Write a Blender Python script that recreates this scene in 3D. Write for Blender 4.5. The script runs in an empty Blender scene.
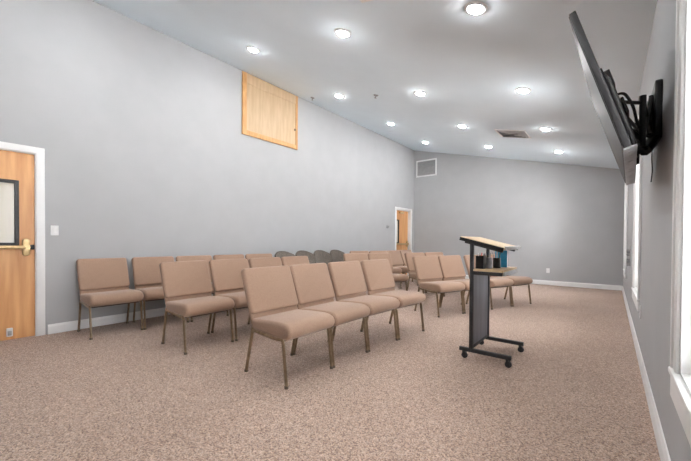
import bpy, bmesh, math, random
from mathutils import Vector, Matrix
random.seed(7)
SC = bpy.context.scene
COL = SC.collection
PI = math.pi
XL, XR, YB, YF = -4.985, 0.222, 9.69, -4.60      # room faces
ZL, SLOPE = 4.01, 0.248
def ceil_z(x): return ZL - SLOPE * (x + 4.97)
TILT = math.atan(SLOPE)

# ------------------------------------------------------------------ materials
def new_mat(name):
    m = bpy.data.materials.new(name); m.use_nodes = True
    nt = m.node_tree; b = nt.nodes['Principled BSDF']
    return m, nt, b
def lin(r, g, b):
    f = lambda c: (c/255/12.92) if c/255 <= .04045 else ((c/255+.055)/1.055)**2.4
    return (f(r), f(g), f(b), 1)
def noise_mat(name, c1, c2, scale=20, rough=.8, stretch=(1,1,1), detail=4, bump=0, bscale=None, metal=0, spec=.5, lo=.35, hi=.65, sheen=0, coords='Object'):
    m, nt, b = new_mat(name)
    tc = nt.nodes.new('ShaderNodeTexCoord'); mp = nt.nodes.new('ShaderNodeMapping')
    mp.inputs['Scale'].default_value = stretch
    nt.links.new(tc.outputs[coords], mp.inputs['Vector'])
    n = nt.nodes.new('ShaderNodeTexNoise'); n.inputs['Scale'].default_value = scale; n.inputs['Detail'].default_value = detail
    nt.links.new(mp.outputs['Vector'], n.inputs['Vector'])
    r = nt.nodes.new('ShaderNodeValToRGB')
    r.color_ramp.elements[0].position = lo; r.color_ramp.elements[0].color = c1
    r.color_ramp.elements[1].position = hi; r.color_ramp.elements[1].color = c2
    nt.links.new(n.outputs['Fac'], r.inputs['Fac']); nt.links.new(r.outputs['Color'], b.inputs['Base Color'])
    b.inputs['Roughness'].default_value = rough; b.inputs['Metallic'].default_value = metal
    b.inputs['Specular IOR Level'].default_value = spec
    if sheen: b.inputs['Sheen Weight'].default_value = sheen
    if bump:
        n2 = nt.nodes.new('ShaderNodeTexNoise'); n2.inputs['Scale'].default_value = bscale or scale
        nt.links.new(mp.outputs['Vector'], n2.inputs['Vector'])
        bp = nt.nodes.new('ShaderNodeBump'); bp.inputs['Strength'].default_value = bump; bp.inputs['Distance'].default_value = .004
        nt.links.new(n2.outputs['Fac'], bp.inputs['Height']); nt.links.new(bp.outputs['Normal'], b.inputs['Normal'])
    return m
def emit_mat(name, col, strength):
    m, nt, b = new_mat(name)
    b.inputs['Base Color'].default_value = (.9,.9,.9,1)
    b.inputs['Emission Color'].default_value = col; b.inputs['Emission Strength'].default_value = strength
    return m
def glass_mat(name, tint=(1,1,1,1)):
    m, nt, b = new_mat(name)
    nt.nodes.remove(b)
    out = [n for n in nt.nodes if n.type == 'OUTPUT_MATERIAL'][0]
    t = nt.nodes.new('ShaderNodeBsdfTransparent'); t.inputs['Color'].default_value = tint
    g = nt.nodes.new('ShaderNodeBsdfGlossy'); g.inputs['Roughness'].default_value = .02
    fr = nt.nodes.new('ShaderNodeFresnel'); fr.inputs['IOR'].default_value = 1.3
    mx = nt.nodes.new('ShaderNodeMixShader')
    nt.links.new(fr.outputs['Fac'], mx.inputs['Fac']); nt.links.new(t.outputs[0], mx.inputs[1]); nt.links.new(g.outputs[0], mx.inputs[2])
    nt.links.new(mx.outputs[0], out.inputs['Surface'])
    return m
def carpet_mat():
    m, nt, b = new_mat('carpet')
    tc = nt.nodes.new('ShaderNodeTexCoord')
    def noise(scale, detail, rough=.5):
        n = nt.nodes.new('ShaderNodeTexNoise'); n.inputs['Scale'].default_value = scale; n.inputs['Detail'].default_value = detail
        n.inputs['Roughness'].default_value = rough
        nt.links.new(tc.outputs['Object'], n.inputs['Vector']); return n
    vo = nt.nodes.new('ShaderNodeTexVoronoi'); vo.inputs['Scale'].default_value = 165       # yarn tufts, each of one colour
    nt.links.new(tc.outputs['Object'], vo.inputs['Vector'])
    sp = nt.nodes.new('ShaderNodeSeparateColor'); nt.links.new(vo.outputs['Color'], sp.inputs['Color'])
    n1 = noise(38, 4, .7)
    ad = nt.nodes.new('ShaderNodeMix'); ad.data_type = 'FLOAT'; ad.inputs['Factor'].default_value = .42
    nt.links.new(sp.outputs['Red'], ad.inputs['A']); nt.links.new(n1.outputs['Fac'], ad.inputs['B'])
    r = nt.nodes.new('ShaderNodeValToRGB'); e = r.color_ramp.elements
    e[0].position = .22; e[0].color = lin(122,98,87)
    e[1].position = .80; e[1].color = lin(212,184,164)
    for p, c in ((.34,(142,124,115)),(.44,(166,139,122)),(.52,(170,152,142)),(.60,(186,157,138)),(.70,(188,170,158))):
        x = e.new(p); x.color = lin(*c)
    nt.links.new(ad.outputs['Result'], r.inputs['Fac'])
    n2 = noise(1.3, 3)                                   # broad wear and vacuum tracks
    r2 = nt.nodes.new('ShaderNodeValToRGB')
    r2.color_ramp.elements[0].position = .3; r2.color_ramp.elements[0].color = (.90,.89,.88,1)
    r2.color_ramp.elements[1].position = .7; r2.color_ramp.elements[1].color = (1,1,1,1)
    nt.links.new(n2.outputs['Fac'], r2.inputs['Fac'])
    mx = nt.nodes.new('ShaderNodeMix'); mx.data_type = 'RGBA'; mx.blend_type = 'MULTIPLY'; mx.inputs['Factor'].default_value = 1
    nt.links.new(r.outputs['Color'], mx.inputs['A']); nt.links.new(r2.outputs['Color'], mx.inputs['B'])
    nt.links.new(mx.outputs['Result'], b.inputs['Base Color'])
    b.inputs['Roughness'].default_value = .95; b.inputs['Specular IOR Level'].default_value = .15
    b.inputs['Sheen Weight'].default_value = .15
    n3 = noise(260, 2)
    bp = nt.nodes.new('ShaderNodeBump'); bp.inputs['Strength'].default_value = .3; bp.inputs['Distance'].default_value = .005
    nt.links.new(n3.outputs['Fac'], bp.inputs['Height']); nt.links.new(bp.outputs['Normal'], b.inputs['Normal'])
    return m
def g(v, d=3): return lin(v, v, v+d)
M = {}
M['wall'] = noise_mat('wall_paint', lin(175,176,178), lin(178,179,181), 3, .85, bump=.06, bscale=220, spec=.25)
M['ceiling'] = noise_mat('ceiling_paint', lin(230,241,249), lin(232,243,251), 3, .9, bump=.08, bscale=160, spec=.2)
M['trim'] = noise_mat('white_trim_paint', g(236,0), g(240,0), 5, .45)
M['carpet'] = carpet_mat()
M['fabric'] = noise_mat('tan_fabric', lin(147,119,101), lin(170,142,122), 260, .9, detail=2, bump=.25, bscale=420, spec=.2, sheen=.25)
M['bronze'] = noise_mat('bronze_metal', lin(126,106,84), lin(150,129,104), 30, .36, metal=.55)
M['cap'] = noise_mat('dark_glide_plastic', lin(88,76,64), lin(100,88,74), 40, .6)
M['grey_fabric'] = noise_mat('grey_brown_fabric', lin(86,80,74), lin(124,116,108), 120, .85, stretch=(1,1,.25), detail=3, bump=.3, bscale=300, spec=.25)
M['dark_metal'] = noise_mat('dark_powder_coat', lin(40,41,43), lin(50,51,53), 60, .5)
M['black'] = noise_mat('black_plastic', lin(22,22,23), lin(34,34,35), 30, .45)
M['rubber'] = noise_mat('black_rubber', lin(38,38,40), lin(52,52,54), 50, .6)
M['slate'] = noise_mat('slate_panel', lin(92,92,100), lin(112,112,120), 12, .5, stretch=(1,1,.1))
M['maple'] = noise_mat('pale_maple', lin(212,184,146), lin(232,207,170), 6, .45, stretch=(1,6,6), detail=5)
M['panel_wood'] = noise_mat('panel_maple', lin(186,160,128), lin(198,172,140), 4, .5, stretch=(1,5,.6), detail=5)
M['oak'] = noise_mat('oak_frame', lin(184,138,88), lin(202,156,104), 6, .5, stretch=(4,4,1), detail=5)
M['door_wood'] = noise_mat('door_birch', lin(198,140,88), lin(226,174,120), 3.2, .38, stretch=(1,5,.45), detail=6, lo=.3, hi=.7)
M['brass'] = noise_mat('brass', lin(196,172,126), lin(214,190,146), 20, .34, metal=.7)
M['alu'] = noise_mat('brushed_aluminium', lin(178,180,182), lin(198,200,202), 40, .4, metal=.3)
M['silver'] = noise_mat('silver_tin', lin(150,152,158), lin(186,188,194), 30, .4, metal=.15)
M['screen'] = noise_mat('tv_screen', lin(14,14,16), lin(18,18,20), 10, .5, spec=.8)
M['tv_bottom'] = noise_mat('tv_grey_trim', lin(150,150,152), lin(170,170,172), 10, .4)
M['blue'] = noise_mat('blue_cover', lin(40,150,206), lin(62,172,226), 20, .5)
M['white_plastic'] = noise_mat('white_plastic', g(226,0), g(234,0), 10, .4)
M['grey_plastic'] = noise_mat('grey_plastic', g(150,0), g(172,0), 14, .5)
M['mottled'] = noise_mat('mottled_grey_paper', g(158,0), g(206,0), 26, .7, lo=.42, hi=.58)
M['louver'] = noise_mat('grille_grey', g(172,0), g(182,0), 10, .5)
M['duct'] = noise_mat('dark_duct', g(140,0), g(150,0), 10, .8)
M['glass'] = glass_mat('clear_glass')
M['lite_glass'] = noise_mat('hall_glass', lin(196,190,176), lin(226,220,206), 1.6, .12, stretch=(1,3,.3), spec=.6)
M['lens'] = emit_mat('downlight_lens', (1,.992,.98,1), 225)
M['red'] = noise_mat('red_plastic', lin(196,60,48), lin(210,76,60), 20, .5)
M['paper'] = noise_mat('white_paper', g(226,0), g(236,0), 10, .8)
M['bounce_ground'] = noise_mat('pale_bounce_ground', g(232,0), g(240,0), 3, .9)  # whitened so the ground bounces light up to the ceiling

# ------------------------------------------------------------------ mesh helpers
def fillet(pts, r, n=5):
    pts = [Vector(p) for p in pts]; out = [pts[0]]
    for i in range(1, len(pts)-1):
        a, b, c = pts[i-1], pts[i], pts[i+1]
        u = (a-b); v = (c-b); rr = min(r, u.length*.48, v.length*.48)
        p, q = b+u.normalized()*rr, b+v.normalized()*rr
        for k in range(n+1):
            t = k/n; out.append(p*(1-t)**2 + b*2*t*(1-t) + q*t*t)
    out.append(pts[-1]); return out
class MB:
    def __init__(s): s.bm = bmesh.new()
    def box(s, x0, x1, y0, y1, z0, z1, mat=None, bevel=0, seg=2):
        t = bmesh.new()
        bmesh.ops.create_cube(t, size=1)
        for v in t.verts:
            v.co = Vector(((x0+x1)/2+v.co.x*(x1-x0), (y0+y1)/2+v.co.y*(y1-y0), (z0+z1)/2+v.co.z*(z1-z0)))
        if bevel: bmesh.ops.bevel(t, geom=list(t.edges), offset=bevel, segments=seg, affect='EDGES', profile=.5)
        s._merge(t, mat); return s
    def rbox(s, size, corner_axis, rc, re, center=(0,0,0), mat=None, segc=5, sege=3):
        """box with big rounded corners about one axis, and softly rounded edges all over"""
        t = bmesh.new(); bmesh.ops.create_cube(t, size=1)
        for v in t.verts: v.co = Vector([v.co[i]*size[i] for i in range(3)])
        ed = [e for e in t.edges if abs((e.verts[0].co-e.verts[1].co).normalized()[corner_axis]) > .9]
        bmesh.ops.bevel(t, geom=ed, offset=rc, segments=segc, affect='EDGES', profile=.5)
        h = size[corner_axis]/2
        ed = [e for e in t.edges if all(abs(abs(v.co[corner_axis])-h) < 1e-5 for v in e.verts) and e.verts[0].co[corner_axis]*e.verts[1].co[corner_axis] > 0]
        bmesh.ops.bevel(t, geom=ed, offset=re, segments=sege, affect='EDGES', profile=.5)
        for v in t.verts: v.co += Vector(center)
        s._merge(t, mat); return s
    def prism(s, prof, y0, y1, r=0, n=4, axis='y', mat=None):
        """profile (x,z) swept along y; the ends rounded in with radius r"""
        t = bmesh.new(); N = len(prof)
        def nrm(i):
            a, b = Vector(prof[i-1]), Vector(prof[(i+1) % N]); d = (b-a).normalized(); return Vector((-d.y, d.x))
        area = sum(prof[i][0]*prof[(i+1)%N][1]-prof[(i+1)%N][0]*prof[i][1] for i in range(N))
        sg = 1 if area > 0 else -1
        rings = []
        st = [(y0+r*(1-math.cos(k/n*PI/2)), 0+r*(1-math.sin(k/n*PI/2))) for k in range(n+1)] if r else [(y0,0)]
        st2 = [(y0+y1-a, b) for a, b in reversed(st)]
        for y, off in st+st2:
            ring = []
            for i in range(N):
                p = Vector(prof[i]) + nrm(i)*off*sg
                ring.append(t.verts.new((p.x, y, p.y)))
            rings.append(ring)
        for a, b in zip(rings, rings[1:]):
            for i in range(N): t.faces.new((a[i], a[(i+1)%N], b[(i+1)%N], b[i]))
        t.faces.new(rings[0]); t.faces.new(list(reversed(rings[-1])))
        bmesh.ops.recalc_face_normals(t, faces=t.faces)
        s._merge(t, mat); return s
    def tube(s, pts, r, n=8, mat=None, sx=1, flat=None):
        pts = [Vector(p) for p in pts]; t = bmesh.new(); rings = []
        d0 = (pts[1]-pts[0]).normalized()
        up = Vector((0,1,0)) if abs(d0.y) < .9 else Vector((1,0,0))
        for i, p in enumerate(pts):
            d = ((pts[min(i+1,len(pts)-1)]-p).normalized() + (p-pts[max(i-1,0)]).normalized())
            d = d.normalized() if d.length > 1e-6 else d0
            a = (up - d*up.dot(d)).normalized(); b = d.cross(a); up = a
            rings.append([t.verts.new(p + a*math.cos(k/n*2*PI)*r*sx + b*math.sin(k/n*2*PI)*r) for k in range(n)])
        for A, B in zip(rings, rings[1:]):
            for i in range(n): t.faces.new((A[i], A[(i+1)%n], B[(i+1)%n], B[i]))
        t.faces.new(list(reversed(rings[0]))); t.faces.new(rings[-1])
        bmesh.ops.recalc_face_normals(t, faces=t.faces)
        s._merge(t, mat); return s
    def lathe(s, prof, n=24, mat=None):
        """profile (r,z) about z"""
        t = bmesh.new(); rings = []
        for r, z in prof:
            rings.append([t.verts.new((max(r,1e-4)*math.cos(k/n*2*PI), max(r,1e-4)*math.sin(k/n*2*PI), z)) for k in range(n)])
        for A, B in zip(rings, rings[1:]):
            for i in range(n): t.faces.new((A[i], A[(i+1)%n], B[(i+1)%n], B[i]))
        t.faces.new(list(reversed(rings[0]))); t.faces.new(rings[-1])
        bmesh.ops.remove_doubles(t, verts=t.verts, dist=5e-5)
        bmesh.ops.recalc_face_normals(t, faces=t.faces)
        s._merge(t, mat); return s
    def _merge(s, t, mat):
        if mat is not None: bmesh.ops.transform(t, matrix=mat, verts=t.verts)
        me = bpy.data.meshes.new('tmp'); t.to_mesh(me); t.free(); s.bm.from_mesh(me); bpy.data.meshes.remove(me)
    def obj(s, name, mat, parent=None, smooth=True, xf=None):
        if xf is not None: bmesh.ops.transform(s.bm, matrix=xf, verts=s.bm.verts)
        me = bpy.data.meshes.new(name); s.bm.to_mesh(me); s.bm.free()
        me.materials.append(mat)
        if smooth:
            for p in me.polygons: p.use_smooth = True
            me.set_sharp_from_angle(angle=math.radians(38))
        o = bpy.data.objects.new(name, me); COL.objects.link(o)
        if parent: o.parent = parent
        return o
def tag(o, label=None, cat=None, group=None, kind=None):
    if label: o['label'] = label
    if cat: o['category'] = cat
    if group: o['group'] = group
    if kind: o['kind'] = kind
    return o
def thing(name, label, cat, loc=(0,0,0), rz=0, group=None):
    o = bpy.data.objects.new(name, None); COL.objects.link(o)
    o.empty_display_size = .1
    o.location = loc; o.rotation_euler = (0,0,rz)
    return tag(o, label, cat, group)
def copy_tree(o, parent=None):
    c = o.copy(); COL.objects.link(c)
    if parent: c.parent = parent
    for ch in list(o.children): copy_tree(ch, c)
    return c
def struct(o, label, cat): return tag(o, label, cat, None, 'structure')
T = Matrix.Translation
def RX(a): return Matrix.Rotation(a, 4, 'X')
def RY(a): return Matrix.Rotation(a, 4, 'Y')
def RZ(a): return Matrix.Rotation(a, 4, 'Z')

# ------------------------------------------------------------------ room shell
def side_wall(name, xa, xb, ztop, holes, label):
    """wall along y between xa and xb; holes = (y0,y1,z0,z1)"""
    m = MB(); ys = sorted(set([YF-.15, YB+.15] + [h[0] for h in holes] + [h[1] for h in holes]))
    for a, b in zip(ys, ys[1:]):
        hs = [h for h in holes if h[0] <= a+1e-6 and h[1] >= b-1e-6]
        if not hs: m.box(xa, xb, a, b, -.05, ztop)
        else:
            h = hs[0]
            if h[2] > 0: m.box(xa, xb, a, b, -.05, h[2])
            m.box(xa, xb, a, b, h[3], ztop)
    o = m.obj(name, M['wall'], smooth=False)
    return struct(o, label, 'wall')
DOOR1 = (-.225, .69, 0, 2.035)
DOOR2 = (8.57, 9.47, 0, 2.035)
WINS = [(1.0, 1.86, .56, 2.28), (4.25, 5.12, .55, 2.28), (7.75, 8.65, .55, 2.28), (-2.45, -1.59, .56, 2.28)]
side_wall('wall_left', XL-.16, XL, ZL+.12, [DOOR1, DOOR2], 'tall light grey painted wall on the left with two wooden doors')
side_wall('wall_right', XR, XR+.16, ceil_z(XR)+.12, WINS, 'low light grey wall on the right with windows and the television mount')
FWIN = []
m = MB(); xs_ = [XL-.16] + [q for w in FWIN for q in w[:2]] + [XR+.16]
for k, (a, b) in enumerate(zip(xs_, xs_[1:])):
    if k % 2 == 0: m.prism([(a,-.05),(b,-.05),(b,ceil_z(b)+.1),(a,ceil_z(a)+.1)], YF-.15, YF)
    else: m.box(a,b,YF-.15,YF,-.05,FWIN[0][2]); m.prism([(a,FWIN[0][3]),(b,FWIN[0][3]),(b,ceil_z(b)+.1),(a,ceil_z(a)+.1)], YF-.15, YF)
struct(m.obj('wall_front', M['wall'], smooth=False), 'light grey wall behind the camera', 'wall')
for nm, ya, yb, lb in (('wall_back', YB, YB+.15, 'light grey end wall facing the camera with the return grille'),):
    prof = [(XL-.16,-.05), (XR+.16,-.05), (XR+.16, ceil_z(XR+.16)+.1), (XL-.16, ceil_z(XL-.16)+.1)]
    struct(MB().prism(prof, ya, yb).obj(nm, M['wall'], smooth=False), lb, 'wall')
struct(MB().prism([(XL-.16, ceil_z(XL-.16)), (XR+.16, ceil_z(XR+.16)), (XR+.16, ceil_z(XR+.16)+.2), (XL-.16, ceil_z(XL-.16)+.2)], YF-.15, YB+.15).obj('ceiling', M['ceiling'], smooth=False),
       'pale sloping ceiling falling from the left wall to the right wall', 'ceiling')
struct(MB().box(XL-.16, XR+.16, YF-.15, YB+.15, -.1, 0).obj('floor', M['carpet'], smooth=False), 'brown speckled carpet floor', 'floor')
struct(MB().box(-30, 30, -25, 40, -.5, -.3).obj('ground', M['bounce_ground'], smooth=False), 'ground outside the windows, whitened to bounce light indoors', 'ground')
def base_prof(): return [(0,0), (.016,0), (.016,.085), (.011,.098), (.007,.11), (0,.11)]
def baseboard(name, runs, xf_of, label):
    m = MB()
    for a, b in runs: m.prism(base_prof(), a, b, mat=xf_of)
    struct(m.obj(name, M['trim'], smooth=False), label, 'baseboard')
baseboard('baseboard_left', [(YF, DOOR1[0]-.09), (DOOR1[1]+.09, DOOR2[0]-.09), (DOOR2[1]+.09, YB)], T((XL,0,0)), 'white baseboard along the left wall')
baseboard('baseboard_right', [(-YB, -YF)], T((XR,0,0)) @ RZ(PI), 'white baseboard along the right wall under the windows')
baseboard('baseboard_back', [(XL+.016, XR-.016)], T((0,YB,0)) @ RZ(-PI/2), 'white baseboard along the end wall')

# ---- doors
def door(name, d, recess, label, lite, near):
    y0, y1, z0, z1 = d
    e = thing(name, label, 'door', (XL,(y0+y1)/2,0)); struct(e, label, 'door')
    L = T((-XL, -(y0+y1)/2, 0))
    # slab made round the lite opening, face recessed
    ly0, ly1, lz0, lz1 = lite
    xf, xb = XL-recess, XL-recess-.045
    a0, a1, b0, b1 = y0+.012, y1-.012, .004, z1-.012
    m = MB(); m.box(xb,xf,a0,ly0,b0,b1).box(xb,xf,ly1,a1,b0,b1).box(xb,xf,ly0,ly1,b0,lz0).box(xb,xf,ly0,ly1,lz1,b1)
    m.obj('door_leaf', M['door_wood'], e, smooth=False, xf=L)
    m = MB()
    for (p,q,r_,s_) in ((ly0-.02,ly0+.015,lz0-.02,lz1+.02),(ly1-.015,ly1+.02,lz0-.02,lz1+.02),(ly0,ly1,lz0-.02,lz0+.015),(ly0,ly1,lz1-.015,lz1+.02)):
        m.box(xb-.006, xf+.010, p, q, r_, s_, bevel=.003, seg=1)
    m.obj('window_frame', M['black'], e, xf=L)
    MB().box(xb+.018, xb+.026, ly0+.01, ly1-.01, lz0+.01, lz1-.01).obj('pane', M['lite_glass'], e, smooth=False, xf=L)
    # jamb lining and casing
    m = MB(); jb = XL-.16
    m.box(jb, XL+.002, y0, y0+.012, 0, z1).box(jb, XL+.002, y1-.012, y1, 0, z1).box(jb, XL+.002, y0, y1, z1-.012, z1)
    m.box(jb, xb-.004, y0, y0+.03, 0, z1).box(jb, xb-.004, y1-.03, y1, 0, z1).box(jb, xb-.004, y0, y1, z1-.03, z1).box(jb, xb-.004, y0, y1, 0, .03)  # bottom box is an unseen addition blocking outdoor light under the leaf
    m.obj('door_jamb', M['trim'], e, smooth=False, xf=L)
    m = MB(); w = .068
    m.box(XL, XL+.018, y0-w, y0+.004, 0, z1+w, bevel=.004).box(XL, XL+.018, y1-.004, y1+w, 0, z1+w, bevel=.004).box(XL, XL+.018, y0, y1, z1-.004, z1+w, bevel=.004)
    m.obj('door_casing', M['trim'], e, xf=L)
    # panic bar
    zb = .995
    m = MB().tube([(xf+.062, y0+.06, zb), (xf+.062, y1-.09, zb)], .021, 12)
    bar = m.obj('push_bar', M['brass'], e, xf=L)
    for yy in (y0+.07, y1-.085):
        m = MB().rbox((.05,.062,.19), 0, .026, .012, (xf+.022, yy, zb)).tube([(xf+.03,yy,zb),(xf+.075,yy,zb)], .03, 14)
        m.obj('bar_bracket', M['brass'], e, xf=L)
    MB().box(xf, xf+.03, y1-.05, y1-.016, zb-.025, zb+.025, bevel=.005).obj('latch', M['black'], e, xf=L)
    if near:
        hb = MB().rbox((.03,.05,.09), 0, .008, .006, (xf+.016, .475, .085)).obj('door_holder', M['white_plastic'], e, xf=L)
        MB().rbox((.012,.03,.05), 0, .006, .004, (xf+.034, .475, .078)).obj('door_holder_foot', M['grey_plastic'], hb, xf=L)
    else:
        c = MB().rbox((.06,.24,.06), 0, .01, .008, (xf+.03, y0+.42, z1-.075)).obj('door_closer', M['brass'], e, xf=L)
    for zz in (.25, 1.05, 1.8):
        MB().tube([(xf+.004,y0+.006,zz-.05),(xf+.004,y0+.006,zz+.05)], .008, 8).obj('hinge', M['brass'], e, xf=L)
    return e
door('door_1', DOOR1, .03, 'honey wood door with brass push bar and black framed glass at left edge', (.28,.535,1.03,1.70), True)
door('door_2', DOOR2, .09, 'honey wood door with narrow black framed glass in far left corner', (8.66,8.88,1.03,1.72), False)

# ---- windows in right wall
def window(name, w, label, front=None):
    y0, y1, z0, z1 = w
    e = thing(name, label, 'window', (XR,(y0+y1)/2,z0)); struct(e, label, 'window')
    if front is not None: e.location = (front, YF, z0); e.rotation_euler = (0,0,-PI/2)
    L = T((-XR, -(y0+y1)/2, -z0))
    m = MB(); t = .014
    m.box(XR-.001, XR+.13, y0, y0+t, z0, z1).box(XR-.001, XR+.13, y1-t, y1, z0, z1).box(XR-.001, XR+.13, y0, y1, z1-t, z1).box(XR-.001, XR+.13, y0, y1, z0, z0+t)
    m.obj('window_jamb', M['trim'], e, smooth=False, xf=L)
    m = MB(); cw = .085
    for a, b, c, d in ((y0-cw,y0+.003,z0-.02,z1+cw),(y1-.003,y1+cw,z0-.02,z1+cw),(y0,y1,z1-.003,z1+cw)):
        m.box(XR-.014, XR, a, b, c, d, bevel=.004)
    for a, b, c, d in ((y0-cw-.012,y0-cw+.02,z0-.02,z1+cw+.012),(y1+cw-.02,y1+cw+.012,z0-.02,z1+cw+.012),(y0-cw,y1+cw,z1+cw-.02,z1+cw+.012)):
        m.box(XR-.021, XR, a, b, c, d, bevel=.004)
    m.obj('window_casing', M['trim'], e, xf=L)
    MB().box(XR-.026, XR+.06, y0-.10, y1+.10, z0-.022, z0+.004, bevel=.006).obj('window_sill', M['trim'], e, xf=L)
    MB().box(XR-.02, XR, y0-cw, y1+cw, z0-.115, z0-.02, bevel=.004).obj('window_apron', M['trim'], e, xf=L)
    zm = (z0+z1)/2; xs = XR+.075
    for k, (a, b) in enumerate(((z0+t, zm+.02), (zm-.02, z1-t))):
        m = MB(); x0 = xs+.03*k; f = .042
        m.box(x0, x0+.028, y0+t, y0+t+f, a, b).box(x0, x0+.028, y1-t-f, y1-t, a, b).box(x0, x0+.028, y0+t, y1-t, a, a+f).box(x0, x0+.028, y0+t, y1-t, b-f, b)
        s = m.obj('sash', M['trim'], e, smooth=False, xf=L)
        MB().box(x0+.012, x0+.016, y0+t+f-.004, y1-t-f+.004, a+f-.004, b-f+.004).obj('pane', M['glass'], s, smooth=False, xf=L)
window('window_1', WINS[0], 'tall white trimmed window beside the camera at right edge')
window('window_2', WINS[1], 'tall bright window beyond the television on the right wall')
window('window_3', WINS[2], 'tall bright window near the far right corner')

window('window_4', WINS[3], 'unseen window added on the right wall behind the camera for daylight')  # unseen window, added to let more daylight in
for k, w in enumerate(FWIN):
    window('window_%d' % (5+k), (-(w[1]-w[0])/2, (w[1]-w[0])/2, w[2], w[3]), ('left', 'right')[1-k] + ' of the two windows in the wall behind the camera', (w[0]+w[1])/2)
# ---- access panel high on the left wall
e = thing('access_panel', 'square wooden access panel with oak frame high on the left wall', 'panel', (XL,3.94,2.92))
L = T((-XL,-3.94,-2.92)); y0,y1,z0,z1 = 3.30,4.585,2.92,3.995
MB().box(XL, XL+.016, y0+.05, y1-.05, z0+.05, z1-.05).obj('panel_board', M['panel_wood'], e, smooth=False, xf=L)
for nm, bx in (('frame_stile',(y0,y0+.085,z0,z1)),('frame_stile',(y1-.055,y1,z0,z1)),('frame_rail',(y0+.085,y1-.055,z0,z0+.085))):
    MB().box(XL, XL+.028, *bx, bevel=.003).obj(nm, M['oak'], e, xf=L)
MB().box(XL, XL+.026, y0+.085, y1-.055, z1-.17, z1, bevel=.003).obj('frame_rail', M['panel_wood'], e, xf=L)
MB().lathe([(.0,0),(.012,0),(.012,.012),(.022,.02),(.024,.03),(.016,.038),(0,.04)], 16).obj('knob', M['bronze'], e, xf=L @ T((XL+.016,y1-.085,3.30)) @ RY(PI/2))

# ---- grille on the end wall
e = thing('return_grille', 'white framed air return grille high on the end wall by left corner', 'vent', (-4.56,YB,3.13))
L = T((4.56,-YB,-3.13)); x0,x1,z0,z1 = -4.905,-4.215,3.13,3.66
m = MB()
for a,b,c,d in ((x0,x0+.045,z0,z1),(x1-.045,x1,z0,z1),(x0,x1,z0,z0+.045),(x0,x1,z1-.045,z1)): m.box(a,b,YB-.014,YB,c,d,bevel=.003,seg=1)
m.obj('grille_frame', M['trim'], e, xf=L)
m = MB(); n = 22
for k in range(n):
    z = z0+.05+(z1-z0-.1)*(k+.5)/n
    m.box(x0+.04, x1-.04, -.0012, .0012, -.011, .011, mat=T((0,YB-.010,z)) @ RX(math.radians(-40)))
m.obj('louvers', M['louver'], e, smooth=False, xf=L)
MB().box(x0+.03,x1-.03,YB-.0015,YB,z0+.03,z1-.03).obj('grille_back', M['duct'], e, smooth=False, xf=L)

# ---- outlets, switch, thermostat on walls (plate with inserts)
def plate(name, label, cat, xf, w, h, kind):
    e = thing(name, label, cat); e.matrix_world = xf
    MB().rbox((w,h,.007), 2, .006, .003, (0,0,.0035)).obj('cover_plate', M['white_plastic'], e)
    if kind == 'switch':
        MB().rbox((.033,.066,.006), 2, .003, .002, (0,0,.008)).obj('rocker', M['paper'], e)
    elif kind == 'outlet':
        for s in (-1,1): MB().rbox((.034,.028,.004), 2, .01, .001, (0,s*.02,.008)).obj('socket', M['paper'], e)
    return e
WALL_L = lambda y,z: T((XL,y,z)) @ RZ(PI/2) @ RX(PI/2)      # local z -> +x
WALL_R = lambda y,z: T((XR,y,z)) @ RZ(-PI/2) @ RX(PI/2)
WALL_B = lambda x,z: T((x,YB,z)) @ RX(PI/2)
plate('light_switch', 'white light switch beside the near wooden door', 'light switch', WALL_L(.842,1.185), .07, .115, 'switch')
plate('wall_outlet', 'white wall outlet low on the end wall', 'outlet', WALL_B(-1.23,.36), .075, .118, 'outlet')
o = plate('wall_outlet', 'small outlet low on right wall below bright window', 'outlet', WALL_R(4.06,.45), .075, .118, 'outlet')
e = thing('thermostat', 'small grey thermostat on left wall beside the far door', 'thermostat'); e.matrix_world = WALL_L(8.09,1.49) @ T((0,0,-.002))
MB().rbox((.11,.085,.028), 2, .012, .006, (0,0,.014)).obj('thermostat_body', M['grey_plastic'], e)
MB().box(-.03,.03,-.02,.02,.027,.03).obj('display', M['duct'], e, smooth=False)
e = thing('wall_rack', 'small mottled grey paper rack on right wall between two bright windows', 'rack'); e.matrix_world = WALL_R(6.45,.74)
MB().box(-.12,.12,0,.30,0,.006).obj('rack_back', M['grey_plastic'], e, smooth=False)
for k in range(2):
    m = MB()
    z = .012+.14*k
    m.box(-.12,.12,z,z+.006,.004,.04).box(-.12,.12,z,z+.09,.037,.04).box(-.12,-.116,z,z+.09,.004,.04).box(.116,.12,z,z+.09,.004,.04)
    m.obj('rack_pocket', M['mottled'], e, smooth=False)

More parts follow.
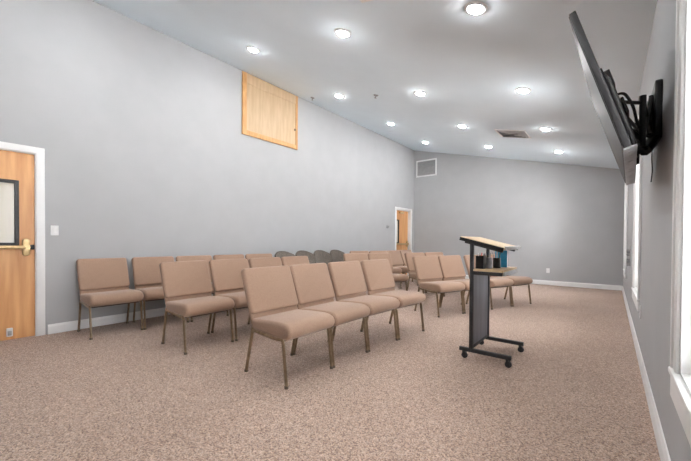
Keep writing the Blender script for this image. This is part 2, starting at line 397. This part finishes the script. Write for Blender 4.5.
# ------------------------------------------------------------------ ceiling fittings
def on_ceiling(x, y): return T((x,y,ceil_z(x))) @ RY(TILT)   # local -z points into the room
def downlight():
    e = thing('ceiling_downlight', None, 'ceiling light')
    MB().lathe([(.066,-.001),(.066,-.012),(.074,-.013),(.090,-.007),(.094,0),(.066,0)], 32).obj('trim_ring', M['trim'], e)
    MB().lathe([(0,-.032),(.022,-.0305),(.042,-.0245),(.056,-.015),(.064,-.002),(0,0)], 32).obj('lens', M['lens'], e)  # domed below the ceiling so its glow grazes the surface around it
    return e
proto = downlight(); used = False
LX, LY = (-3.91,-2.29,-.88), (2.77,4.63,6.45,8.23,.91)  # last row is unseen, added to light the near area
side = ('left wall side', 'middle', 'right wall side'); rown = ('first row in view, nearest the camera','second row from the camera','third row from the camera','farthest row by the end wall','row above the camera')
for j, y in enumerate(LY):
    for i, x in enumerate(LX):
        o = proto if not used else copy_tree(proto); used = True
        o.matrix_world = on_ceiling(x, y)
        if j == 4: lb = 'unseen round downlight added above the camera, out of the frame, ' + ('nearest the left wall','between the other two','nearest the right wall')[i]
        else: lb = 'glowing round downlight, ' + ('left end','middle','right end')[i] + ' of the ' + rown[j]
        tag(o, lb, 'ceiling light', 'recessed ceiling downlights')
def diffuser(x, y, label):
    e = thing('ceiling_diffuser', label, 'vent', group='square ceiling diffusers'); e.matrix_world = on_ceiling(x, y)
    h = .275
    m = MB()
    for a,b,c,d in ((-h,h,-h,-h+.03),(-h,h,h-.03,h),(-h,-h+.03,-h,h),(h-.03,h,-h,h)): m.box(a,b,c,d,-.012,0,bevel=.003,seg=1)
    m.obj('diffuser_frame', M['trim'], e)
    MB().box(-h+.02,h-.02,-h+.02,h-.02,-.004,-.001).obj('diffuser_throat', M['duct'], e, smooth=False)
    m = MB()
    for k in range(4):
        r = h-.045-.055*k
        for q in range(4):
            m.box(-r,r,-.018,.018,-.0015,.0015, mat=RZ(q*PI/2) @ T((0,r-.012,-.014)) @ RX(math.radians(38)))
    m.obj('louvers', M['louver'], e, smooth=False)
diffuser(-1.475, 6.87, 'square ceiling diffuser with angled louvers between the far downlights')
diffuser(-1.475, 2.10, 'square ceiling diffuser cut off by top edge of the picture')
def sprinkler(x, y, label):
    e = thing('fire_sprinkler', label, 'sprinkler', group='fire sprinklers'); e.matrix_world = on_ceiling(x, y)
    MB().lathe([(0,0),(.042,0),(.042,-.004),(.03,-.014),(.016,-.018),(0,-.018)], 20).obj('escutcheon', M['grey_plastic'], e)
    MB().lathe([(0,-.016),(.009,-.016),(.007,-.04),(.022,-.046),(.022,-.049),(0,-.049)], 14).obj('sprinkler_head', M['grey_plastic'], e)
sprinkler(-3.12, 4.66, 'small sprinkler head in the open ceiling between two downlights')
sprinkler(-4.66, 4.70, 'small sprinkler head on ceiling just right of the wooden panel')

# ------------------------------------------------------------------ tan padded chairs
def chair_proto():
    e = thing('padded_chair', None, 'chair')
    W = .518
    # seat: thick foam with a rolled front
    prof = [(-.165,.365),(.10,.352),(.20,.345),(.245,.350),(.276,.368),(.290,.395),(.288,.425),(.270,.450),(.235,.466),(.18,.473),(.05,.468),(-.10,.458),(-.165,.452)]
    MB().prism(prof, -W/2, W/2, r=.03, n=5).obj('seat', M['fabric'], e)
    MB().prism([(-.155,.345),(.20,.33),(.20,.35),(-.155,.368)], -W/2+.03, W/2-.03).obj('seat_pan', M['cap'], e, smooth=False)
    # backrest on a lean
    lean = math.atan2(.145, .385)
    B = T((-.185,0,.455)) @ RY(-lean)           # local z runs up the back, local +x faces the sitter
    MB().rbox((.058,W,.392), 0, .034, .022, (.012,0,.2185), segc=6, sege=4).obj('back_cushion', M['fabric'], e, xf=B)
    MB().rbox((.030,W-.012,.115), 0, .02, .012, (-.006,0,.0)).obj('lower_back_panel', M['fabric'], e, xf=B)
    # legs
    y = .250
    for s in (-1,1):
        f = MB().tube([(.25,s*y,.012),(.212,s*y,.325)], .0155, 10, sx=.72).obj('leg', M['bronze'], e)
        MB().lathe([(0,0),(.0155,0),(.0155,.016),(.0125,.022),(0,.022)], 12).obj('foot_cap', M['cap'], f, xf=T((.25,s*y,0)))
        r = MB().tube([(-.25,s*y,.012),(-.160,s*y,.385)], .0165, 10, sx=.72).obj('leg', M['bronze'], e)
        MB().lathe([(0,0),(.0155,0),(.0155,.016),(.0125,.022),(0,.022)], 12).obj('foot_cap', M['cap'], r, xf=T((-.25,s*y,0)))
    m = MB()
    for s in (-1,1):
        yy = s*y
        m.tube(fillet([(.213,yy,.312),(.205,yy,.350),(.13,yy,.343),(-.168,yy,.362)], .05), .0140, 10, sx=.78)
    m.tube([(.14,-y+.012,.338),(.14,y-.012,.338)], .009, 8).tube([(-.11,-y+.012,.352),(-.11,y-.012,.352)], .009, 8)
    m.obj('seat_frame', M['bronze'], e)
    m = MB()
    for s in (-1,1):
        yy = s*(y-.010)
        m.tube(fillet([(-.162,yy,.375),(-.176,yy,.43),(-.215,yy*.985,.50),(-.315,yy*.93,.76)], .05), .0125, 8, sx=.8)
    m.tube(fillet([(-.315,-.225,.76),(-.317,0,.765),(-.315,.225,.76)], .05), .010, 8)
    m.obj('back_frame', M['bronze'], e)
    return e
CH = chair_proto(); ch_used = False
def put_chair(xf, yn, deg, label, group):
    """xf, yn = the front foot on the side nearest the camera"""
    global ch_used
    o = CH if not ch_used else copy_tree(CH); ch_used = True
    a = math.radians(-deg)
    ox, oy = .25, -.250
    c = Vector((xf - (ox*math.cos(a)-oy*math.sin(a)), yn - (ox*math.sin(a)+oy*math.cos(a))))
    o.location = (c.x, c.y, 0); o.rotation_euler = (0,0,a)
    tag(o, label, 'chair', group); return o
def run(x, y, deg, n, labels, group, pitch=.5355):
    a = math.radians(deg)
    for k in range(n):
        put_chair(x+pitch*k*math.sin(a), y+pitch*k*math.cos(a), deg, labels[k], group)
# row against the left wall
run(-4.368, 1.035, 0, 1, ['tan padded chair nearest the near wooden door, at left end of the wall row'], 'tan chairs in the row along the left wall')
run(-4.362, 1.563, 5, 4, ['second tan chair from the left in the row along the left wall',
    'third tan chair from the left along the left wall, seen above the middle row backs',
    'fourth tan chair from the left along the left wall, mostly hidden by the middle row',
    'tan chair at right end of the left wall row, next to the dark grey chairs'], 'tan chairs in the row along the left wall', .548)
# middle row
run(-3.13, 1.47, 0, 4, ['tan chair at left end of the middle row, its legs fully in view',
    'second tan chair from the left in the middle row, beside the fully visible end chair',
    'third tan chair from the left in the middle row, only its back showing',
    'tan chair at right end of the middle row, only a back top showing'], 'tan chairs in the middle row', .5475)
# front row
for (x, y, d), lb in zip(((-1.84,1.60,0),(-1.84,2.125,0),(-1.84,2.656,3),(-1.806,3.187,6)), (
    'large tan chair nearest the camera at left end of the front row',
    'second tan chair from the left in the nearest front row of four',
    'third tan chair from the left in the nearest front row of four',
    'tan chair at right end of the nearest front row, its far legs in view')):
    put_chair(x, y, d, lb, 'tan chairs in the front row')
# right-hand block, turned towards the lectern
run(-1.905, 4.495, 22, 2, ['tan chair in the turned row by the lectern, farthest left of its row',
    'tan chair in the turned row directly left of the lectern post'], 'tan chairs in the turned front row behind the lectern')
run(-1.895+1.13*math.sin(.384), 4.52+1.13*math.cos(.384), 22, 2, ['tan chair directly behind the lectern, seat showing right of the post',
    'tan chair at right end of the turned row, beyond the lectern shelf'], 'tan chairs in the turned front row behind the lectern')
a = math.radians(22)
def from_back(x, y, deg):   # front-foot point of a chair from its near back-top corner
    b = math.radians(deg); return x+.60*math.cos(b), y-.60*math.sin(b)
x, y = from_back(-3.86, 4.70, 22)
run(x, y, 22, 2, ['tan chair at left end of the second turned row, beside the last grey chair',
    'second chair of the second turned row, seat end showing beyond the front row'], 'tan chairs in the second turned row')
x, y = from_back(-3.30, 5.99, 22)
run(x, y, 22, 2, ['tan chair across the gap in the second turned row',
    'tan chair at right end of the second turned row, only its top showing'], 'tan chairs in the second turned row')
x, y = from_back(-4.678, 5.93, 22)
run(x, y, 22, 2, ['tan chair at left end of the back turned row, only a thin back top showing',
    'second chair of the back turned row, hidden to its top edge'], 'tan chairs in the back turned row')
x, y = from_back(-4.31, 6.93, 5)
run(x, y, 5, 2, ['small far tan chair just left of the far door, brown seat end in view',
    'small far tan chair right below the far door'], 'tan chairs in the back turned row')

# ------------------------------------------------------------------ dark grey round-backed chairs
def grey_proto():
    e = thing('round_back_chair', None, 'chair')
    MB().rbox((.44,.45,.06), 2, .06, .022, (.02,0,.43)).obj('seat', M['grey_fabric'], e)
    # curved shell with a rounded top
    t = bmesh.new(); NU, NV = 14, 12; h = .46; w = .243
    def P(u, v, off):
        z = v*h
        k = 1 if v < .55 else math.sqrt(max(0, 1-((v-.55)/.45)**3))*.50+.50 if v < 1 else .50
        yy = u*w*k
        return Vector((-.20 - .14*v + .075*(u*k)**2 + off, yy, .43+z - .02*(u*u)*(v>.9)))
    fr = [[t.verts.new(P(-1+2*i/NU, j/NV, .018)) for i in range(NU+1)] for j in range(NV+1)]
    bk = [[t.verts.new(P(-1+2*i/NU, j/NV, -.018)) for i in range(NU+1)] for j in range(NV+1)]
    for j in range(NV):
        for i in range(NU):
            t.faces.new((fr[j][i],fr[j][i+1],fr[j+1][i+1],fr[j+1][i])); t.faces.new((bk[j][i],bk[j+1][i],bk[j+1][i+1],bk[j][i+1]))
    for j in range(NV):
        t.faces.new((fr[j][0],fr[j+1][0],bk[j+1][0],bk[j][0])); t.faces.new((fr[j][NU],bk[j][NU],bk[j+1][NU],fr[j+1][NU]))
    for i in range(NU):
        t.faces.new((fr[NV][i],fr[NV][i+1],bk[NV][i+1],bk[NV][i])); t.faces.new((fr[0][i],bk[0][i],bk[0][i+1],fr[0][i+1]))
    bmesh.ops.recalc_face_normals(t, faces=t.faces)
    m = MB(); m._merge(t, None); m.obj('backrest', M['grey_fabric'], e)
    for s in (-1,1):
        f = MB().tube([(.23,s*.215,.01),(.19,s*.19,.41)], .011, 8).obj('leg', M['dark_metal'], e)
        MB().lathe([(0,0),(.015,0),(.015,.02),(0,.02)], 10).obj('foot_cap', M['rubber'], f, xf=T((.23,s*.215,0)))
        f = MB().tube([(-.24,s*.215,.01),(-.16,s*.19,.41)], .011, 8).obj('leg', M['dark_metal'], e)
        MB().lathe([(0,0),(.015,0),(.015,.02),(0,.02)], 10).obj('foot_cap', M['rubber'], f, xf=T((-.24,s*.215,0)))
    MB().tube([(.19,-.19,.398),(.19,.19,.398)], .009, 8).tube([(-.16,-.19,.398),(-.16,.19,.398)], .009, 8).tube([(.19,-.19,.398),(-.16,-.19,.398)], .009, 8).tube([(.19,.19,.398),(-.16,.19,.398)], .009, 8).obj('seat_frame', M['dark_metal'], e)
    return e
GP = grey_proto()
for k, (y, lb) in enumerate(((3.965,'dark grey round backed chair at left end of the grey group'),(4.456,'second dark grey round backed chair from the left'),
                             (4.946,'third dark grey round backed chair from the left'),(5.437,'dark grey round backed chair at right end of the grey group'))):
    o = GP if k == 0 else copy_tree(GP)
    o.location = (-4.36, y, 0); o.rotation_euler = (0,0,math.radians((.6,-.8,.5,-.6)[k]))
    tag(o, lb, 'chair', 'dark grey chairs by the left wall')

# ------------------------------------------------------------------ lectern
e = thing('rolling_lectern', 'dark metal rolling lectern with pale wood slanted top and shelf', 'lectern', (-.99,3.345,0))
L = T((.99,-3.345,0)); YN, YFAR = 3.09, 3.60
for yy in (YN, YFAR):
    MB().box(-1.10,-.655,yy-.016,yy+.016,.068,.102,bevel=.003).obj('base_bar', M['dark_metal'], e, xf=L)
    for xx in (-1.06,-.685):
        c = MB().box(xx-.012,xx+.012,yy-.014,yy+.014,.05,.070,bevel=.002,seg=1).box(xx-.006,xx+.02,yy-.017,yy-.013,.022,.058).box(xx-.006,xx+.02,yy+.013,yy+.017,.022,.058).obj('caster', M['rubber'], e, smooth=False, xf=L)
        MB().lathe([(0,-.012),(.022,-.012),(.0275,-.008),(.0275,.008),(.022,.012),(0,.012)], 20).obj('wheel', M['rubber'], c, xf=L @ T((xx+.007,yy,.0275)) @ RX(PI/2))
    MB().box(-1.010,-.978,yy-.016,yy+.016,.10,1.09,bevel=.003).obj('post', M['dark_metal'], e, xf=L)
    # sloped arm under the top, and arm under the shelf
    MB().box(-.17,.17,-.013,.013,-.014,.018,mat=T((-.90,yy+(.02 if yy<3.3 else -.02),1.046)) @ RY(math.radians(14.6)),bevel=.003).obj('top_arm', M['dark_metal'], e, xf=L)
    MB().box(-.99,-.735,yy-.015,yy+.015,.785,.818,bevel=.003).obj('shelf_arm', M['dark_metal'], e, xf=L)
MB().box(-1.0,-.988,YN+.012,YFAR-.012,.12,.80).obj('back_panel', M['slate'], e, smooth=False, xf=L)
MB().box(-1.004,-.984,YN,YFAR,.095,.125,bevel=.003).obj('bottom_rail', M['dark_metal'], e, xf=L)
MB().box(-.99,-.725,YN-.012,YFAR+.012,.818,.836,bevel=.003).obj('shelf', M['maple'], e, xf=L)
MB().box(-.733,-.72,YN+.02,YFAR-.02,.786,.818,bevel=.002).obj('shelf_front', M['alu'], e, xf=L)
S = T((-.90,3.345,1.077)) @ RY(math.radians(14.6))
MB().box(-.20,.20,-.29,.29,-.012,.010,bevel=.003).obj('desktop', M['maple'], e, xf=L @ S)
for sy in (-1, 1): MB().box(-.20,.19,sy*.291-.0035,sy*.291+.0035,-.026,.004,bevel=.001,seg=1).obj('edge_band', M['black'], e, xf=L @ S)
MB().box(.192,.206,-.285,.285,-.012,.020,bevel=.002).obj('book_stop', M['alu'], e, xf=L @ S)
# things on the shelf (shelf top z = .836)
SZ = .836
def cyl_cup(name, label, x, y, r, h, mat, pens):
    t = thing(name, label, 'pen cup', (x,y,SZ))
    MB().lathe([(0,0),(r,0),(r,h),(r-.003,h),(r-.003,.004),(0,.004)], 20).obj('cup_wall', mat, t)
    for i, (dx, dy, tx, ty, ln, pm, lb) in enumerate(pens):
        p = thing('pen', lb, 'pen', (x+dx,y+dy,SZ+.007), group='pens in the lectern cups')
        q = Matrix.Rotation(tx,4,'Y') @ Matrix.Rotation(ty,4,'X')
        b = MB().tube([(0,0,0),(0,0,ln)], .0042, 8).obj('barrel', pm, p, xf=q)
        MB().tube([(0,0,ln-.001),(0,0,ln+.022)], .0048, 8).obj('cap', pm, p, xf=q)
    return t
t = thing('pen_box', 'square black pen box on lectern shelf at its left end', 'pen box', (-.950,3.20,SZ))
m = MB(); m.box(-.035,.035,-.035,.035,0,.003)
for a,b,c,d in ((-.035,-.032,-.035,.035),(.032,.035,-.035,.035),(-.035,.035,-.035,-.032),(-.035,.035,.032,.035)): m.box(a,b,c,d,0,.118)
m.obj('box_walls', M['black'], t, smooth=False)
for dx,dy,tx,ty,ln,pm,lb in ((.0,-.01,.12,.08,.125,M['red'],'red capped pen in the square black box'),(-.012,.012,-.12,-.05,.12,M['paper'],'white pen in the square black box'),(.015,.014,.06,-.1,.115,M['black'],'black pen in the square black box')):
    p = thing('pen', lb, 'pen', (-.950+dx,3.20+dy,SZ+.005), group='pens in the lectern cups')
    q = Matrix.Rotation(tx,4,'Y') @ Matrix.Rotation(ty,4,'X')
    MB().tube([(0,0,0),(0,0,ln)], .0042, 8).obj('barrel', pm, p, xf=q)
    MB().tube([(0,0,ln-.001),(0,0,ln+.02)], .0048, 8).obj('cap', pm, p, xf=q)
cyl_cup('pen_cup', 'round silver pen cup beside the square black pen box', -.900, 3.285, .032, .10, M['silver'],
        [(0,.008,.12,.1,.12,M['duct'],'grey pen in the silver cup'),(-.008,-.006,-.14,.02,.13,M['paper'],'white pen in the silver cup')])
cyl_cup('pen_cup', 'round black pen cup in front of the blue book', -.850, 3.37, .034, .095, M['black'],
        [(.008,.0,.16,.05,.12,M['black'],'black pen leaning right in the round black cup'),(-.008,.006,-.22,.05,.125,M['duct'],'dark grey pen leaning left in the round black cup'),(0,-.01,.0,-.1,.13,M['silver'],'silver pen upright in the round black cup')])
t = thing('blue_book', 'bright blue book standing on lectern shelf at its right end', 'book', (-.845,3.51,SZ))
MB().box(-.055,.055,-.014,.014,0,.165,bevel=.002,seg=1).obj('cover', M['blue'], t)
MB().box(-.053,.0565,-.011,.011,.003,.1655).obj('pages', M['paper'], t, smooth=False)
t = tag(MB().rbox((.05,.05,.07), 2, .008, .005, (0,0,.035)).obj('white_box', M['paper'], None), 'small white box behind the silver cup on lectern shelf', 'box'); t.location = (-.935,3.44,SZ)

# ------------------------------------------------------------------ television on its tilting mount
tvh, tvw = .722, 1.24
bot = Vector((.0365+.022, 2.54, 1.505))      # middle of the lower front edge
yaw = math.radians(2.0); tilt = math.radians(17.2)
e = thing('wall_television', 'large black flat television tilted down on right wall arm mount', 'television', bot)
# local: +x out of the screen (towards the room), y along the width, z up the screen
F = RZ(PI - yaw) @ RY(tilt)
def tvp(m, name, mat, smooth=True): return m.obj(name, mat, e, smooth, xf=F)
tvp(MB().box(-.032,-.003,-tvw/2,tvw/2,.004,tvh,bevel=.004), 'housing', M['black'])
tvp(MB().box(-.003,0,-tvw/2+.008,tvw/2-.008,.018,tvh-.008), 'screen', M['screen'], False)
bk = tvp(MB().prism([(-.03,.004),(-.052,.004),(-.058,.06),(-.058,.36),(-.03,.42)], -.56, .56, r=.012), 'rear_cover', M['black'])
bt = tvp(MB().box(-.05,-.002,-tvw/2+.01,tvw/2-.01,-.004,.004), 'bottom_trim', M['tv_bottom'], False)
m = MB()
for k in range(5):
    y = -.48+k*.24
    MB().box(-.036,-.016,y-.05,y+.05,-.0055,-.0035).obj('speaker_slot', M['grey_plastic'], bt, smooth=False, xf=F)
tvp(MB().tube(fillet([F.inverted() @ (Vector(p)-bot) for p in ((-.0,2.35,1.90),(.045,2.33,1.90),(.085,2.36,1.83),(.105,2.42,1.74),(.15,2.55,1.69),(.20,2.64,1.72))], .06), .007, 8), 'power_cord', M['rubber'])
tvp(MB().box(-.090,-.030,.14,.26,.43,.52,bevel=.004), 'input_box', M['black'])
# mount
e = thing('television_mount', 'black scissor arm wall mount holding the television on right wall', 'tv mount', (XR,2.72,1.86))
L = T((-XR,-2.72,-1.86))
MB().rbox((.034,.26,.34), 0, .02, .008, (XR-.017,2.74,1.865)).obj('wall_plate', M['black'], e, xf=L)
# point on the back of the set
def tvback(y, z, d=.058): return bot + F @ Vector((-d, y, z))
for s, el in ((1, Vector((.128,2.45,1.76))), (-1, Vector((.128,2.98,1.76)))):
    h = Vector((XR-.045, 2.74-s*.05, 1.86)); hd = bot + F @ Vector((-.085, s*.12, .30))
    for a, b in ((.10, -.10), (-.10, .11)):
        MB().tube([h+Vector((0,0,a)), el+Vector((0,0,b))], .011, 8).obj('arm', M['black'], e, xf=L)
        MB().tube([el+Vector((0,0,a)), hd+Vector((0,0,a*.6))], .010, 8).obj('arm', M['black'], e, xf=L)
    MB().tube([el+Vector((0,0,-.14)), el+Vector((0,0,.14))], .016, 12).obj('elbow_pin', M['black'], e, xf=L)
MB().tube([Vector((XR-.045,2.69,1.75)), Vector((XR-.045,2.69,1.97))], .011, 10).tube([Vector((XR-.045,2.79,1.75)), Vector((XR-.045,2.79,1.97))], .011, 10).obj('plate_hinge', M['black'], e, xf=L)
# lower stay below the plate
MB().tube([Vector((XR-.032,2.64,1.70)), Vector((.140,2.47,1.60))], .030, 8).tube([Vector((.140,2.47,1.60)), Vector((.085,2.44,1.66))], .020, 8).obj('lower_stay', M['black'], e, xf=L)
for yy in (-.2, .2):
    m = MB().box(-.086,-.060,yy-.018,yy+.018,.10,.52,bevel=.003)
    m.obj('set_bracket', M['black'], e, xf=L @ T(bot) @ F)
MB().box(-.098,-.084,-.26,.26,.255,.345,bevel=.004).obj('cross_plate', M['black'], e, xf=L @ T(bot) @ F)
c = MB().tube(fillet([(XR-.03,2.62,1.72),(XR-.045,2.60,1.60),(XR-.04,2.60,1.50),(XR-.045,2.60,1.44)], .05), .003, 6)
tag(c.obj('hanging_cord', M['rubber'], None), 'thin black cord hanging below the television mount', 'cord')

# ------------------------------------------------------------------ light
W = bpy.data.worlds.new('sky'); SC.world = W; W.use_nodes = True
bg = W.node_tree.nodes['Background']; bg.inputs['Color'].default_value = (.975,.985,1,1); bg.inputs['Strength'].default_value = 9.0

bounce_sun = bpy.data.lights.new('bounce_sun', 'SUN'); bounce_sun.energy = 80; bounce_sun.angle = math.radians(3); bounce_sun.color = (1,.985,.96)
so = bpy.data.objects.new('bounce_sun', bounce_sun); COL.objects.link(so); so.rotation_euler = (0, math.radians(-9), math.radians(10))   # added over the roof; lights the ground so it brightens the ceiling
# ------------------------------------------------------------------ camera
f, cyaw, cpitch, croll, cyc = 328.79, .6791, -.0113, .0062, 244.235
f0 = Vector((-math.sin(cyaw), math.cos(cyaw), 0)); r0 = Vector((math.cos(cyaw), math.sin(cyaw), 0)); z = Vector((0,0,1))
fw = f0*math.cos(cpitch)+z*math.sin(cpitch); up = z*math.cos(cpitch)-f0*math.sin(cpitch)
rt = r0*math.cos(croll)+up*math.sin(croll); up2 = -r0*math.sin(croll)+up*math.cos(croll)
cam = bpy.data.cameras.new('camera'); co = bpy.data.objects.new('camera', cam); COL.objects.link(co)
cam.sensor_fit = 'HORIZONTAL'; cam.sensor_width = 36; cam.lens = f/691*36; cam.clip_start = .02
cam.shift_y = (cyc-230.5)/691
mw = Matrix((rt, up2, -fw)).transposed().to_4x4(); mw.translation = (0,0,1.09)
co.matrix_world = mw; SC.camera = co
vs = SC.view_settings
SC.display_settings.display_device = 'sRGB'
vs.view_transform = 'Standard'; vs.look = 'None'; vs.gamma = 1; vs.use_curve_mapping = False; vs.exposure = 0.54
SC.cycles.max_bounces = 10; SC.cycles.diffuse_bounces = 6; SC.cycles.sample_clamp_indirect = 6
SC.cycles.use_denoising = True
